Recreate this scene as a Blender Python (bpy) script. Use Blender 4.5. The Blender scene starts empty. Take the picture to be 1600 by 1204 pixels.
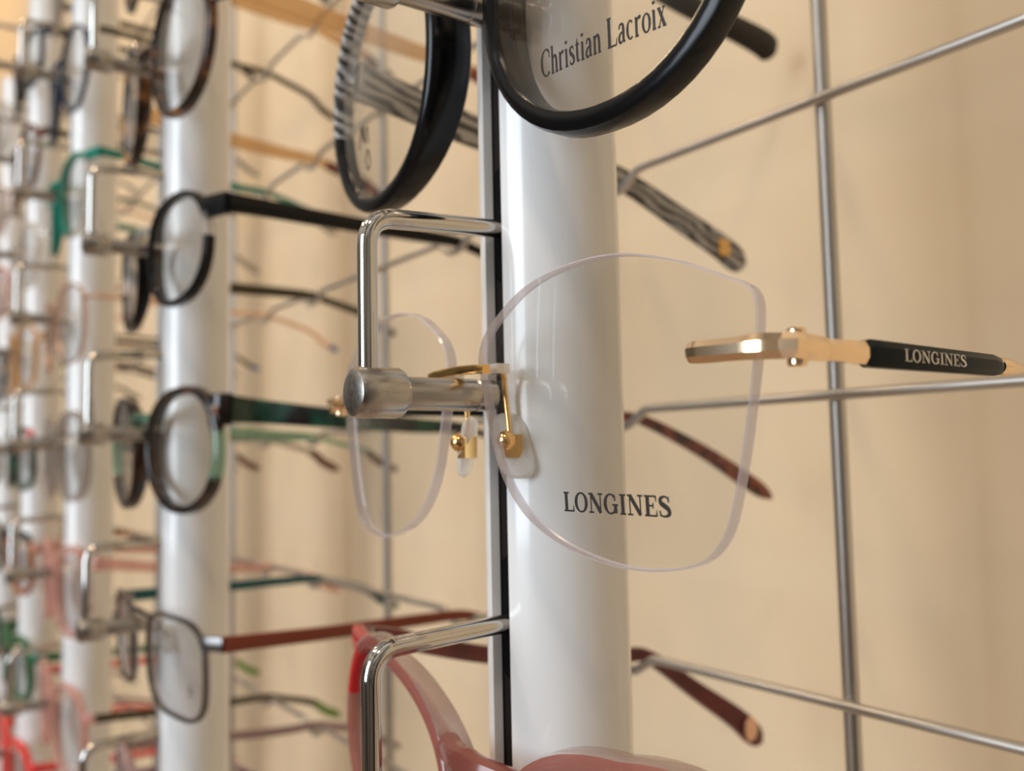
import bpy, math, random
from mathutils import Vector, Matrix
random.seed(7)
MM = 0.001
SC = bpy.context.scene
COL = SC.collection
PI = math.pi

# ------------------------------------------------------------------ camera
def make_camera():
    f = 1424.0
    a, t, r = math.radians(35.375), math.radians(4.288), math.radians(-1.196)
    fw = Vector((-math.cos(a) * math.cos(t), math.sin(a) * math.cos(t), math.sin(t)))
    ri = Vector((math.sin(a), math.cos(a), 0))
    up = ri.cross(fw)
    ri2 = ri * math.cos(r) + up * math.sin(r)
    up2 = up * math.cos(r) - ri * math.sin(r)
    cd = bpy.data.cameras.new('camera')
    cd.sensor_fit = 'HORIZONTAL'
    cd.sensor_width = 36
    cd.lens = f / 1600 * 36
    cd.clip_start = 0.005
    cd.clip_end = 50
    cd.dof.use_dof = True
    cd.dof.focus_distance = 0.131
    cd.dof.aperture_fstop = 16.5
    o = bpy.data.objects.new('camera', cd)
    COL.objects.link(o)
    m = Matrix((ri2, up2, -fw)).transposed().to_4x4()
    m.translation = Vector((128.55, -100.21, -9.985)) * MM
    o.matrix_world = m
    SC.camera = o
make_camera()

# ------------------------------------------------------------------ world, lamps, exposure
def make_world():
    w = bpy.data.worlds.new('shop_interior')
    SC.world = w
    w.use_nodes = True
    nt = w.node_tree
    nt.nodes.clear()
    out = nt.nodes.new('ShaderNodeOutputWorld')
    bg = nt.nodes.new('ShaderNodeBackground')
    tc = nt.nodes.new('ShaderNodeTexCoord')
    sp = nt.nodes.new('ShaderNodeSeparateXYZ')
    mr = nt.nodes.new('ShaderNodeMapRange')
    mr.inputs[1].default_value = -1
    mr.inputs[2].default_value = 1
    cr = nt.nodes.new('ShaderNodeValToRGB')
    e = cr.color_ramp.elements
    e[0].position = 0.0
    e[0].color = (0.10, 0.07, 0.05, 1)
    e[1].position = 1.0
    e[1].color = (1.15, 1.03, 0.88, 1)
    for p, c in ((0.36, (0.17, 0.13, 0.10, 1)), (0.47, (0.28, 0.235, 0.19, 1)), (0.62, (0.42, 0.36, 0.29, 1)), (0.78, (0.95, 0.84, 0.70, 1))):
        k = e.new(p)
        k.color = c
    nt.links.new(tc.outputs['Generated'], sp.inputs[0])
    nt.links.new(sp.outputs['Z'], mr.inputs[0])
    nt.links.new(mr.outputs[0], cr.inputs[0])
    # broad random darker and lighter patches, added to give chrome reflections contrast
    nz = nt.nodes.new('ShaderNodeTexNoise')
    nz.inputs['Scale'].default_value = 2.6
    nz.inputs['Detail'].default_value = 3
    n2 = nt.nodes.new('ShaderNodeMapRange')
    n2.inputs[1].default_value = 0.40
    n2.inputs[2].default_value = 0.62
    n2.inputs[3].default_value = 0.25
    n2.inputs[4].default_value = 1.35
    mx = nt.nodes.new('ShaderNodeMix')
    mx.data_type = 'RGBA'
    mx.blend_type = 'MULTIPLY'
    mx.inputs[0].default_value = 1.0
    nt.links.new(tc.outputs['Generated'], nz.inputs['Vector'])
    nt.links.new(nz.outputs['Fac'], n2.inputs[0])
    nt.links.new(cr.outputs[0], mx.inputs[6])
    nt.links.new(n2.outputs[0], mx.inputs[7])
    nt.links.new(mx.outputs[2], bg.inputs[0])
    bg.inputs[1].default_value = 0.52
    nt.links.new(bg.outputs[0], out.inputs[0])
make_world()

def area(name, loc, target, size, power, color, shape='RECTANGLE', size_y=None):
    l = bpy.data.lights.new(name, 'AREA')
    l.shape = shape
    l.size = size
    if size_y:
        l.size_y = size_y
    l.energy = power
    l.color = color
    o = bpy.data.objects.new(name, l)
    COL.objects.link(o)
    o.location = loc
    o.rotation_euler = (Vector(target) - Vector(loc)).to_track_quat('-Z', 'Y').to_euler()
    return o
# daylight through the shop window, across the room
area('window_daylight', (-0.15, -2.9, 0.6), (-0.1, 0, 0), 1.3, 76, (0.80, 0.90, 1.0), size_y=1.9)
# warm ceiling downlights along the display; the farthest added to brighten the wall's left
for lx, ly, pw, lc in ((0.55, -0.75, 3.8, (1.0, 0.80, 0.60)), (-0.45, -0.85, 5.4, (1.0, 0.76, 0.50)), (-1.35, -0.8, 5.8, (1.0, 0.74, 0.46)), (-2.4, -0.45, 9, (1.0, 0.74, 0.45))):
    area('ceiling_downlight', (lx, ly, 1.35 if lx > -2 else 1.65), (lx - 0.1, 0.05, 0), 0.16, pw, lc, 'DISK')
vs = SC.view_settings
SC.display_settings.display_device = 'sRGB'
vs.view_transform = 'Standard'
vs.look = 'None'
vs.gamma = 1
vs.use_curve_mapping = False
vs.exposure = 0.0
SC.cycles.transparent_max_bounces = 48
SC.cycles.max_bounces = 14
SC.cycles.glossy_bounces = 6

# ------------------------------------------------------------------ materials
MATS = {}
def mat(name, color=(0.8, 0.8, 0.8), rough=0.5, metal=0.0, trans=0.0, ior=1.45, coat=0.0, spec=0.5, alpha=1.0):
    if name in MATS:
        return MATS[name]
    m = bpy.data.materials.new(name)
    m.use_nodes = True
    b = m.node_tree.nodes['Principled BSDF']
    b.inputs['Base Color'].default_value = (*color, 1)
    b.inputs['Roughness'].default_value = rough
    b.inputs['Metallic'].default_value = metal
    b.inputs['Transmission Weight'].default_value = trans
    b.inputs['IOR'].default_value = ior
    b.inputs['Coat Weight'].default_value = coat
    b.inputs['Coat Roughness'].default_value = 0.08
    b.inputs['Specular IOR Level'].default_value = spec
    MATS[name] = m
    return m

def nodes(m):
    return m.node_tree, m.node_tree.nodes['Principled BSDF']

def ramp_tex(m, kind, scale, stops, detail=3.0, distortion=0.0, coord='Object', stretch=(1, 1, 1), target='Base Color', rotation=(0, 0, 0)):
    nt, b = nodes(m)
    tc = nt.nodes.new('ShaderNodeTexCoord')
    mp = nt.nodes.new('ShaderNodeMapping')
    mp.inputs['Scale'].default_value = stretch
    mp.inputs['Rotation'].default_value = rotation
    if kind == 'noise':
        t = nt.nodes.new('ShaderNodeTexNoise')
        t.inputs['Detail'].default_value = detail
        t.inputs['Distortion'].default_value = distortion
    else:
        t = nt.nodes.new('ShaderNodeTexWave')
        t.inputs['Distortion'].default_value = distortion
        t.inputs['Detail'].default_value = detail
        t.inputs['Detail Scale'].default_value = 0.6
    t.inputs['Scale'].default_value = scale
    cr = nt.nodes.new('ShaderNodeValToRGB')
    e = cr.color_ramp.elements
    e[0].position, e[0].color = stops[0][0], (*stops[0][1], 1)
    e[1].position, e[1].color = stops[-1][0], (*stops[-1][1], 1)
    for p, c in stops[1:-1]:
        k = e.new(p)
        k.color = (*c, 1)
    nt.links.new(tc.outputs[coord], mp.inputs[0])
    nt.links.new(mp.outputs[0], t.inputs['Vector'])
    nt.links.new(t.outputs['Fac'], cr.inputs[0])
    nt.links.new(cr.outputs[0], b.inputs[target])
    return m

def clear_mat(name, tint=(0.97, 0.97, 0.965), body=0.0, body_color=(0.8, 0.8, 0.8), rough=0.02, base_f=0.045):
    """thin clear plastic or glass: straight transmission, a Schlick reflection, an optional share of coloured body"""
    if name in MATS:
        return MATS[name]
    m = bpy.data.materials.new(name)
    m.use_nodes = True
    nt = m.node_tree
    nt.nodes.clear()
    out = nt.nodes.new('ShaderNodeOutputMaterial')
    tr = nt.nodes.new('ShaderNodeBsdfTransparent')
    tr.inputs[0].default_value = (*tint, 1)
    gl = nt.nodes.new('ShaderNodeBsdfGlossy')
    gl.inputs['Roughness'].default_value = rough
    gl.inputs['Color'].default_value = (1, 1, 1, 1)
    lw = nt.nodes.new('ShaderNodeLayerWeight')
    pw = nt.nodes.new('ShaderNodeMath')
    pw.operation = 'POWER'
    pw.inputs[1].default_value = 5.0
    ma = nt.nodes.new('ShaderNodeMath')
    ma.operation = 'MULTIPLY_ADD'
    ma.inputs[1].default_value = 1 - base_f
    ma.inputs[2].default_value = base_f
    nt.links.new(lw.outputs['Facing'], pw.inputs[0])
    nt.links.new(pw.outputs[0], ma.inputs[0])
    mx = nt.nodes.new('ShaderNodeMixShader')
    nt.links.new(ma.outputs[0], mx.inputs[0])
    src = tr
    if body > 0:
        df = nt.nodes.new('ShaderNodeBsdfDiffuse')
        df.inputs[0].default_value = (*body_color, 1)
        tl = nt.nodes.new('ShaderNodeBsdfTranslucent')
        tl.inputs[0].default_value = (*body_color, 1)
        m0 = nt.nodes.new('ShaderNodeMixShader')
        m0.inputs[0].default_value = 0.4
        nt.links.new(df.outputs[0], m0.inputs[1])
        nt.links.new(tl.outputs[0], m0.inputs[2])
        m2 = nt.nodes.new('ShaderNodeMixShader')
        m2.inputs[0].default_value = body
        nt.links.new(tr.outputs[0], m2.inputs[1])
        nt.links.new(m0.outputs[0], m2.inputs[2])
        src = m2
    nt.links.new(src.outputs[0], mx.inputs[1])
    nt.links.new(gl.outputs[0], mx.inputs[2])
    nt.links.new(mx.outputs[0], out.inputs[0])
    MATS[name] = m
    return m

WALL = ramp_tex(mat('cream wall paint', rough=0.85, spec=0.2), 'noise', 1.6, [(0.3, (0.69, 0.53, 0.345)), (0.7, (0.73, 0.57, 0.385))], detail=6)
FLOOR = ramp_tex(mat('brown floor', rough=0.5), 'noise', 4, [(0.3, (0.22, 0.15, 0.10)), (0.7, (0.30, 0.21, 0.14))])
WHITE = mat('white gloss tube', (0.80, 0.80, 0.80), 0.28, coat=0.6)
SLOT = mat('black slot strip', (0.010, 0.007, 0.006), 0.4, spec=0.2)
HOLE_SHADE = mat('slot hole shade black', (0.0015, 0.0015, 0.0015), 0.6, spec=0.1)
CHROME = mat('chrome wire', (0.60, 0.58, 0.55), 0.07, 1.0)
def steel():
    m = mat('brushed aluminium', (0.47, 0.445, 0.415), 0.27, 1.0)
    ramp_tex(m, 'noise', 900, [(0.35, (0.24, 0.24, 0.24)), (0.7, (0.33, 0.33, 0.33))], stretch=(1, 0.12, 1), target='Roughness')
    return m
STEEL = steel()
GRID = mat('grid steel', (0.58, 0.56, 0.54), 0.36, 1.0)
LENS = clear_mat('demo lens')
LENS_EDGE = clear_mat('polished lens edge', tint=(0.93, 0.92, 0.93), body=0.62, body_color=(0.68, 0.63, 0.70), rough=0.15)
PAD = clear_mat('clear silicone pad', tint=(0.96, 0.95, 0.94), body=0.6, body_color=(0.98, 0.97, 0.95), rough=0.05, base_f=0.14)
GOLD = mat('polished gold', (0.90, 0.58, 0.23), 0.14, 1.0)
GOLD_PALE = mat('pale gold', (0.94, 0.70, 0.46), 0.14, 1.0)
BLACK = mat('black acetate', (0.004, 0.004, 0.0045), 0.20, spec=0.32)
PRINT = mat('dark print', (0.02, 0.012, 0.01), 0.6)
SILVERPRINT = mat('silver lettering', (0.75, 0.72, 0.68), 0.35, 0.8)
ENAMEL = mat('dark green black enamel', (0.002, 0.009, 0.011), 0.12, spec=0.13)
ZEBRA = ramp_tex(mat('zebra acetate', rough=0.2, coat=0.3), 'wave', 170, [(0.25, (0.05, 0.047, 0.045)), (0.5, (0.24, 0.23, 0.225)), (0.75, (0.46, 0.45, 0.44))], detail=2.5, distortion=8.0, stretch=(0.6, 0.5, 1.5), rotation=(1.2, 0.5, 0.2))
TORTOISE = ramp_tex(mat('tortoise acetate', rough=0.18, coat=0.3), 'noise', 110, [(0.46, (0.012, 0.006, 0.004)), (0.58, (0.09, 0.03, 0.012)), (0.72, (0.50, 0.24, 0.06))])
DARK_TORT = ramp_tex(mat('blackish tortoise acetate', rough=0.2, coat=0.3), 'noise', 100, [(0.5, (0.012, 0.007, 0.006)), (0.75, (0.10, 0.04, 0.02))])
RED_TORTOISE = ramp_tex(mat('red tortoise acetate', rough=0.18, coat=0.3), 'noise', 110, [(0.38, (0.02, 0.005, 0.004)), (0.52, (0.22, 0.035, 0.015)), (0.68, (0.50, 0.18, 0.06))])
GREEN_TORT = ramp_tex(mat('dark green acetate', rough=0.2, coat=0.3), 'noise', 70, [(0.40, (0.010, 0.008, 0.007)), (0.55, (0.010, 0.055, 0.035)), (0.7, (0.03, 0.12, 0.07))])
BURGUNDY = ramp_tex(mat('burgundy acetate', rough=0.2, coat=0.3), 'noise', 90, [(0.35, (0.085, 0.008, 0.010)), (0.65, (0.17, 0.018, 0.018))])
PINK_CLEAR = clear_mat('translucent rose acetate', tint=(0.90, 0.68, 0.66), body=0.40, body_color=(0.68, 0.33, 0.30), rough=0.12)
ROSE = clear_mat('rose acetate', tint=(0.86, 0.60, 0.57), body=0.6, body_color=(0.42, 0.15, 0.125), rough=0.14)
ROSE_CRYSTAL = clear_mat('greyish rose crystal', tint=(0.90, 0.82, 0.79), body=0.5, body_color=(0.48, 0.385, 0.35), rough=0.12, base_f=0.07)
SMOKE = clear_mat('translucent smoke acetate', tint=(0.83, 0.80, 0.77), body=0.42, body_color=(0.45, 0.41, 0.38), rough=0.15)
AMBER_CLEAR = clear_mat('translucent amber acetate', tint=(0.94, 0.80, 0.60), body=0.38, body_color=(0.72, 0.47, 0.24), rough=0.15)
GREEN_CLEAR = clear_mat('translucent green acetate', tint=(0.70, 0.84, 0.74), body=0.40, body_color=(0.22, 0.42, 0.32), rough=0.15)
CRYSTAL = clear_mat('crystal acetate', tint=(0.93, 0.92, 0.90), body=0.28, body_color=(0.80, 0.77, 0.74), rough=0.15)
BLUSH = clear_mat('pale blush acetate', tint=(0.95, 0.80, 0.76), body=0.45, body_color=(0.80, 0.50, 0.45), rough=0.15)
MAUVE = mat('mauve acetate', (0.30, 0.20, 0.20), 0.25)
TEAL = mat('teal acetate', (0.0, 0.20, 0.145), 0.25)
GREEN = mat('bright green acetate', (0.01, 0.11, 0.04), 0.25)
CORAL = mat('coral red acetate', (0.72, 0.055, 0.050), 0.25)
RED = mat('deep red acetate', (0.42, 0.012, 0.015), 0.22)
BLUE = mat('blue acetate', (0.01, 0.12, 0.42), 0.25)
NAVY = mat('navy acetate', (0.01, 0.02, 0.05), 0.22)
PETROL = mat('petrol metal', (0.02, 0.10, 0.12), 0.3, 0.5)
OLIVE = mat('dark olive acetate', (0.055, 0.040, 0.018), 0.25)
BROWN = mat('brown acetate', (0.13, 0.045, 0.018), 0.25)
RUST = mat('rust brown acetate', (0.20, 0.035, 0.015), 0.28)
ORANGE = mat('orange brown acetate', (0.36, 0.12, 0.045), 0.25)
PURPLE = mat('plum acetate', (0.14, 0.03, 0.10), 0.25)
LIME = mat('leaf green acetate', (0.14, 0.28, 0.03), 0.3)
GUNMETAL = mat('gunmetal', (0.16, 0.15, 0.145), 0.28, 1.0)
SATIN = mat('satin grey metal', (0.42, 0.40, 0.38), 0.35, 0.9)
ROSEGOLD = mat('rose gold', (0.85, 0.55, 0.42), 0.22, 1.0)

# ------------------------------------------------------------------ mesh helpers (all lengths in millimetres)
class MB:
    def __init__(s):
        s.v, s.f, s.m = [], [], []
    def add(s, vs, fs, mi=0):
        o = len(s.v)
        s.v += [tuple(v) for v in vs]
        for k, f in enumerate(fs):
            s.f.append([i + o for i in f])
            s.m.append(mi[k] if isinstance(mi, list) else mi)
    def build(s, name, mats, parent=None, sharp=38, loc=None):
        me = bpy.data.meshes.new(name)
        me.from_pydata([(x * MM, y * MM, z * MM) for x, y, z in s.v], [], s.f)
        for m in (mats if isinstance(mats, (list, tuple)) else [mats]):
            me.materials.append(m)
        me.polygons.foreach_set('material_index', s.m)
        me.polygons.foreach_set('use_smooth', [True] * len(s.f))
        me.update()
        import bmesh
        bm = bmesh.new()
        bm.from_mesh(me)
        bmesh.ops.recalc_face_normals(bm, faces=bm.faces)
        bm.to_mesh(me)
        bm.free()
        if sharp:
            me.set_sharp_from_angle(angle=math.radians(sharp))
        o = bpy.data.objects.new(name, me)
        COL.objects.link(o)
        if parent:
            o.parent = parent
        if loc:
            o.location = Vector(loc) * MM
        return o

def V(*a):
    return Vector(a)

def sweep(mb, path, prof, up=(0, 0, 1), closed=False, mi=0, cap=True, mif=None, ups=None):
    """prof: list of (a, b) or function of index; a along the side (tangent x up), b along up"""
    P = [Vector(p) for p in path]
    n = len(P)
    rings = []
    for i in range(n):
        if closed:
            t = P[(i + 1) % n] - P[i - 1]
        else:
            t = P[min(i + 1, n - 1)] - P[max(i - 1, 0)]
        t.normalize()
        u = Vector(ups[i]) if ups else Vector(up)
        side = t.cross(u)
        if side.length < 1e-6:
            side = t.orthogonal()
        side.normalize()
        u = side.cross(t)
        pr = prof(i) if callable(prof) else prof
        rings.append([P[i] + side * a + u * b for a, b in pr])
    k = len(rings[0])
    vs = [v for r in rings for v in r]
    fs, ms = [], []
    for i in range(n if closed else n - 1):
        j = (i + 1) % n
        for q in range(k):
            q2 = (q + 1) % k
            fs.append([i * k + q, i * k + q2, j * k + q2, j * k + q])
            ms.append(mif(i, q) if mif else mi)
    if cap and not closed:
        fs.append(list(range(k))[::-1])
        ms.append(mif(0, 0) if mif else mi)
        fs.append([(n - 1) * k + q for q in range(k)])
        ms.append(mif(n - 2, 0) if mif else mi)
    mb.add(vs, fs, ms)

def circ(r, n=14):
    return [(r * math.cos(2 * PI * i / n), r * math.sin(2 * PI * i / n)) for i in range(n)]

def rrect(w, h, r=None, n=3):
    """rounded rectangle profile, w along the side, h along up"""
    r = min(w, h) * 0.3 if r is None else min(r, w / 2.01, h / 2.01)
    pts = []
    for cx, cy, a0 in ((w / 2 - r, h / 2 - r, 0), (-w / 2 + r, h / 2 - r, 90), (-w / 2 + r, -h / 2 + r, 180), (w / 2 - r, -h / 2 + r, 270)):
        for i in range(n):
            a = math.radians(a0 + 90 * i / (n - 1))
            pts.append((cx + r * math.cos(a), cy + r * math.sin(a)))
    return pts

def fillet(pts, r, n=6):
    P = [Vector(p) for p in pts]
    out = [P[0]]
    for i in range(1, len(P) - 1):
        a, b = (P[i - 1] - P[i]), (P[i + 1] - P[i])
        la, lb = a.length, b.length
        a.normalize()
        b.normalize()
        ang = a.angle(b)
        d = min(r / math.tan(ang / 2), la * 0.48, lb * 0.48)
        p0, p1 = P[i] + a * d, P[i] + b * d
        for k in range(n + 1):
            t = k / n
            out.append(p0 * (1 - t) ** 2 + P[i] * 2 * t * (1 - t) + p1 * t * t)
    out.append(P[-1])
    return out

def spline(pts, n=6, closed=False):
    """Catmull-Rom through tuples of any length"""
    m = len(pts)
    out = []
    dim = len(pts[0])
    g = lambda i: pts[i % m] if closed else pts[max(0, min(m - 1, i))]
    for i in range(m if closed else m - 1):
        p0, p1, p2, p3 = g(i - 1), g(i), g(i + 1), g(i + 2)
        for k in range(n):
            t = k / n
            out.append(tuple(0.5 * (2 * p1[d] + (p2[d] - p0[d]) * t + (2 * p0[d] - 5 * p1[d] + 4 * p2[d] - p3[d]) * t * t + (3 * p1[d] - p0[d] - 3 * p2[d] + p3[d]) * t ** 3) for d in range(dim)))
    if not closed:
        out.append(tuple(pts[-1]))
    return out

def lathe(mb, prof, axis_o, axis='y', n=28, mi=0):
    """prof: (r, along) list, closed at the ends"""
    vs, fs = [], []
    k = len(prof)
    for i in range(n):
        a = 2 * PI * i / n
        for r, t in prof:
            if axis == 'y':
                vs.append((axis_o[0] + r * math.cos(a), axis_o[1] + t, axis_o[2] + r * math.sin(a)))
            else:
                vs.append((axis_o[0] + r * math.cos(a), axis_o[1] + r * math.sin(a), axis_o[2] + t))
    for i in range(n):
        j = (i + 1) % n
        for q in range(k - 1):
            fs.append([i * k + q, j * k + q, j * k + q + 1, i * k + q + 1])
    fs.append([i * k for i in range(n)])
    fs.append([i * k + k - 1 for i in range(n)])
    mb.add(vs, fs, mi)

def box(mb, a, b, mi=0):
    x0, y0, z0 = a
    x1, y1, z1 = b
    mb.add([(x0, y0, z0), (x1, y0, z0), (x1, y1, z0), (x0, y1, z0), (x0, y0, z1), (x1, y0, z1), (x1, y1, z1), (x0, y1, z1)],
           [[0, 1, 2, 3], [4, 5, 6, 7], [0, 1, 5, 4], [1, 2, 6, 5], [2, 3, 7, 6], [3, 0, 4, 7]], mi)

def thing(name, label, cat, loc=(0, 0, 0), group=None):
    o = bpy.data.objects.new(name, None)
    COL.objects.link(o)
    o.location = Vector(loc) * MM
    o.empty_display_size = 0.01
    o['label'] = label
    o['category'] = cat
    if group:
        o['group'] = group
    return o

def struct(o):
    o['kind'] = 'structure'
    return o

# ------------------------------------------------------------------ room
WALL_Y = 160.0
mb = MB()
xs = [-4200]
for jx in [-430 - 600 * q for q in range(6, -1, -1)] + [170, 770]:
    xs += [jx - 7, jx - 2, jx + 2, jx + 7]
xs.append(900)
front = [(x, WALL_Y + (4.5 if 0 < q < len(xs) - 1 and (q - 1) % 4 in (1, 2) else 0)) for q, x in enumerate(xs)]
ring = front + [(900, WALL_Y + 80), (-4200, WALL_Y + 80)]
m = len(ring)
mb.add([(x, y, -1150) for x, y in ring] + [(x, y, 1700) for x, y in ring], [[q, (q + 1) % m, m + (q + 1) % m, m + q] for q in range(m)] + [list(range(m)), list(range(m, 2 * m))])
struct(mb.build('wall_back', WALL))
mb = MB()
box(mb, (-4200, -3200, -1170), (900, WALL_Y + 80, -1150))
struct(mb.build('floor', FLOOR))

# ------------------------------------------------------------------ the wire grid on the wall
PITCH = 217.55          # pole to pole
ROW = 67.515            # row to row
WY = 74.68              # depth of the horizontal wires
WZ = 1.58               # height of a wire above its row's peg
POLES = 5
PX = [0, -217.55, -413.0, -583.0, -742.0]
SIDE = 65.5             # where temples cross the wires
DIP = 4.6
grid = thing('wire_grid', 'silvery wire grid of thin rods in front of the cream wall, behind the white poles', 'wire grid', (0, WALL_Y, -420))
def wire_row(k):
    z = k * ROW + WZ
    pts = [(-1500, WY, z)]
    for i in range(POLES - 1, -1, -1):
        for s in (-1, 1):
            x = PX[i] + s * SIDE
            pts += [(x - 11, WY, z), (x - 3.6, WY, z - DIP), (x + 3.6, WY, z - DIP), (x + 11, WY, z)]
    pts.append((420, WY, z))
    return fillet(pts, 7.0, 5)
OFF = (0, -WALL_Y, 420)
for k in range(-6, 7):
    mb = MB()
    sweep(mb, [Vector(p) + Vector(OFF) for p in wire_row(k)], circ(1.25, 10), up=(0, 1, 0))
    mb.build('horizontal_wire', GRID, grid)
for x in [PITCH] + PX + [-1020]:
    mb = MB()
    lathe(mb, [(1.75, -445), (1.85, -444), (1.85, 459), (1.75, 460)], (4 + x, WY + 3.0 - WALL_Y, 420), 'z', 14)
    mb.build('vertical_rod', GRID, grid)
for x in (4 - 1020, 4 + PX[2], 4 + PITCH):
    for z in (455, -440):
        mb = MB()
        sweep(mb, [(x, WY + 3 - WALL_Y, z + 420), (x, -0.4, z + 420)], circ(3.0, 12), up=(0, 0, 1))
        mb.build('wall_bracket', GRID, grid)

# ------------------------------------------------------------------ poles
POLE_R = 12.5
POLE_TOP = 365.0
ORD = ['nearest', 'second', 'third', 'fourth', 'fifth']
def make_pole(i):
    p = thing('display_pole', f'{"tall white round slotted pole, the nearest and widest of the row" if i == 0 else "tall white round slotted pole, " + ORD[i] + " of the row counting from the nearest"}', 'display pole',
              (PX[i], 0, -1150), 'white slotted poles along the wall')
    z0, z1 = 0.0, (POLE_TOP if i < 4 else 318.0) + 1150
    a0 = math.asin(2.55 / POLE_R)
    n = 60
    prof = []
    for k in range(n + 1):
        a = -PI / 2 + a0 + (2 * PI - 2 * a0) * k / n
        prof.append((POLE_R * math.cos(a), POLE_R * math.sin(a)))
    ri = POLE_R - 1.6
    inner = []
    for k in range(n + 1):
        a = -PI / 2 + a0 + (2 * PI - 2 * a0) * (n - k) / n
        x, y = ri * math.cos(a), ri * math.sin(a)
        inner.append((x, y))
    ring = prof + inner
    m = len(ring)
    mb = MB()
    vs = [(x, y, z0) for x, y in ring] + [(x, y, z1) for x, y in ring]
    fs = [[q, (q + 1) % m, m + (q + 1) % m, m + q] for q in range(m)]
    mb.add(vs, fs)
    mb.build('tube', WHITE, p, sharp=30)
    mb = MB()
    box(mb, (-3.4, -10.4, z0), (3.4, -8.2, z1 - 1))
    mb.build('slot_strip', SLOT, p)
    mb = MB()
    lathe(mb, [(0.5, z1 + 2.2), (POLE_R - 1.5, z1 + 2.0), (POLE_R + 0.3, z1 + 1.0), (POLE_R + 0.3, z1), (0.5, z1)], (0, 0, 0), 'z', 32)
    mb.build('end_cap', WHITE, p)
    return p
def slot_hole_shades(p, i):
    for k in range(-7, 6):
        zc = 1150 + k * ROW
        mb = MB()
        pts = []
        for q in range(13):
            a = PI * q / 12
            pts.append((2.2 * math.cos(a), 52 - 30 + 0 + 30 - 0 + 2.2 * math.sin(a) - 14))
        for q in range(13):
            a = PI + PI * q / 12
            pts.append((2.2 * math.cos(a), 22 + 2.2 * math.sin(a)))
        # capsule-shaped black plate, slightly proud; its colour paints the hole's shade
        vs = [(x, -10.5, zc + z) for x, z in pts] + [(x, -10.3, zc + z) for x, z in pts]
        m = len(pts)
        mb.add(vs, [list(range(m)), [m + q for q in range(m)]] + [[q, (q + 1) % m, m + (q + 1) % m, m + q] for q in range(m)])
        mb.build('peg_hole_shade', HOLE_SHADE, p)
POLE_OBJ = []
for i in range(POLES):
    p = make_pole(i)
    if i < 3:
        slot_hole_shades(p, i)
    POLE_OBJ.append(p)

# ------------------------------------------------------------------ pegs
def build_peg(label, x, z):
    p = thing('display_peg', label, 'display peg', (x, -12, z), 'chrome pegs on the poles')
    mb = MB()
    path = fillet([(0, 3.0, 29.2), (0, -24.4, 27.9), (0, -24.4, 1.0)], 5.0, 8)
    sweep(mb, path, circ(1.6, 18), up=(1, 0, 0))
    mb.build('wire', CHROME, p)
    mb = MB()
    lathe(mb, [(0.3, -27.5), (2.6, -27.5), (3.7, -27.0), (4.05, -26.2), (4.05, -19.6), (3.75, -18.9), (2.75, -18.7), (2.7, -18.0)], (0, 0, 0), 'y', 32)
    mb.build('cap', STEEL, p, sharp=30)
    mb = MB()
    lathe(mb, [(2.6, -18.4), (2.72, -18.0), (2.72, -5.2), (2.5, -5.0), (2.5, -4.7), (2.72, -4.5), (2.72, -1.4), (2.3, -0.9), (0.3, -0.85)], (0, 0, 0), 'y', 32)
    mb.build('barrel', STEEL, p, sharp=30)
    return p
def copy_tree(o, loc=None):
    r = o.copy()
    COL.objects.link(r)
    for ch in o.children:
        c = ch.copy()
        COL.objects.link(c)
        c.parent = r
        for g in ch.children:
            d = g.copy()
            COL.objects.link(d)
            d.parent = c
    if loc is not None:
        r.location = Vector(loc) * MM
    return r

# ------------------------------------------------------------------ lettering, drawn as strokes
def ell(cx, cy, rx, ry, a0, a1, wt, wh, n=22):
    """elliptic stroke: wt wide where it runs upright, wh where it runs level"""
    out = []
    for i in range(n + 1):
        a = math.radians(a0 + (a1 - a0) * i / n)
        w = wh + (wt - wh) * math.cos(a) ** 2
        out.append((cx + rx * math.cos(a), cy + ry * math.sin(a), w))
    return out
def line(x0, y0, x1, y1, w):
    return [(x0, y0, w), (x1, y1, w)]
T, H = 0.17, 0.07
GLYPH = {
    'L': (0.80, [line(.22, 0, .22, 1, T), line(.02, .035, .78, .035, H), line(.02, .965, .44, .965, H), [(.75, .02, .09), (.77, .34, .03)]]),
    'O': (0.98, [ell(.48, .5, .38, .48, 0, 360, T, H, 36)]),
    'N': (1.02, [line(.17, 0, .17, 1, H), line(.84, 0, .84, 1, H), line(.18, .98, .83, .04, T), line(.0, .035, .36, .035, H), line(.0, .965, .26, .965, H), line(.66, .965, 1.0, .965, H)]),
    'G': (1.00, [ell(.47, .5, .37, .48, 42, 318, T, H, 36), line(.80, .04, .80, .46, T), line(.58, .46, .98, .46, H), [(.77, .98, .03), (.77, .66, .09)]]),
    'I': (0.48, [line(.23, 0, .23, 1, T), line(.03, .035, .43, .035, H), line(.03, .965, .43, .965, H)]),
    'E': (0.84, [line(.22, 0, .22, 1, T), line(.02, .035, .78, .035, H), line(.02, .965, .76, .965, H), line(.2, .51, .58, .51, H), [(.76, .02, .09), (.78, .32, .03)], [(.73, .97, .09), (.75, .70, .03)], line(.56, .37, .56, .65, .06)]),
    'S': (0.74, [spline([(.60, .74, .05), (.56, .90, .07), (.35, .965, .08), (.14, .86, .15), (.16, .66, .18), (.38, .52, .19), (.60, .36, .18), (.62, .14, .15), (.38, .035, .08), (.14, .08, .07), (.09, .30, .05)], 5), [(.62, .98, .03), (.62, .70, .08)], [(.08, .02, .03), (.08, .30, .08)]]),
}
t2, h2 = 0.10, 0.045
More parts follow.
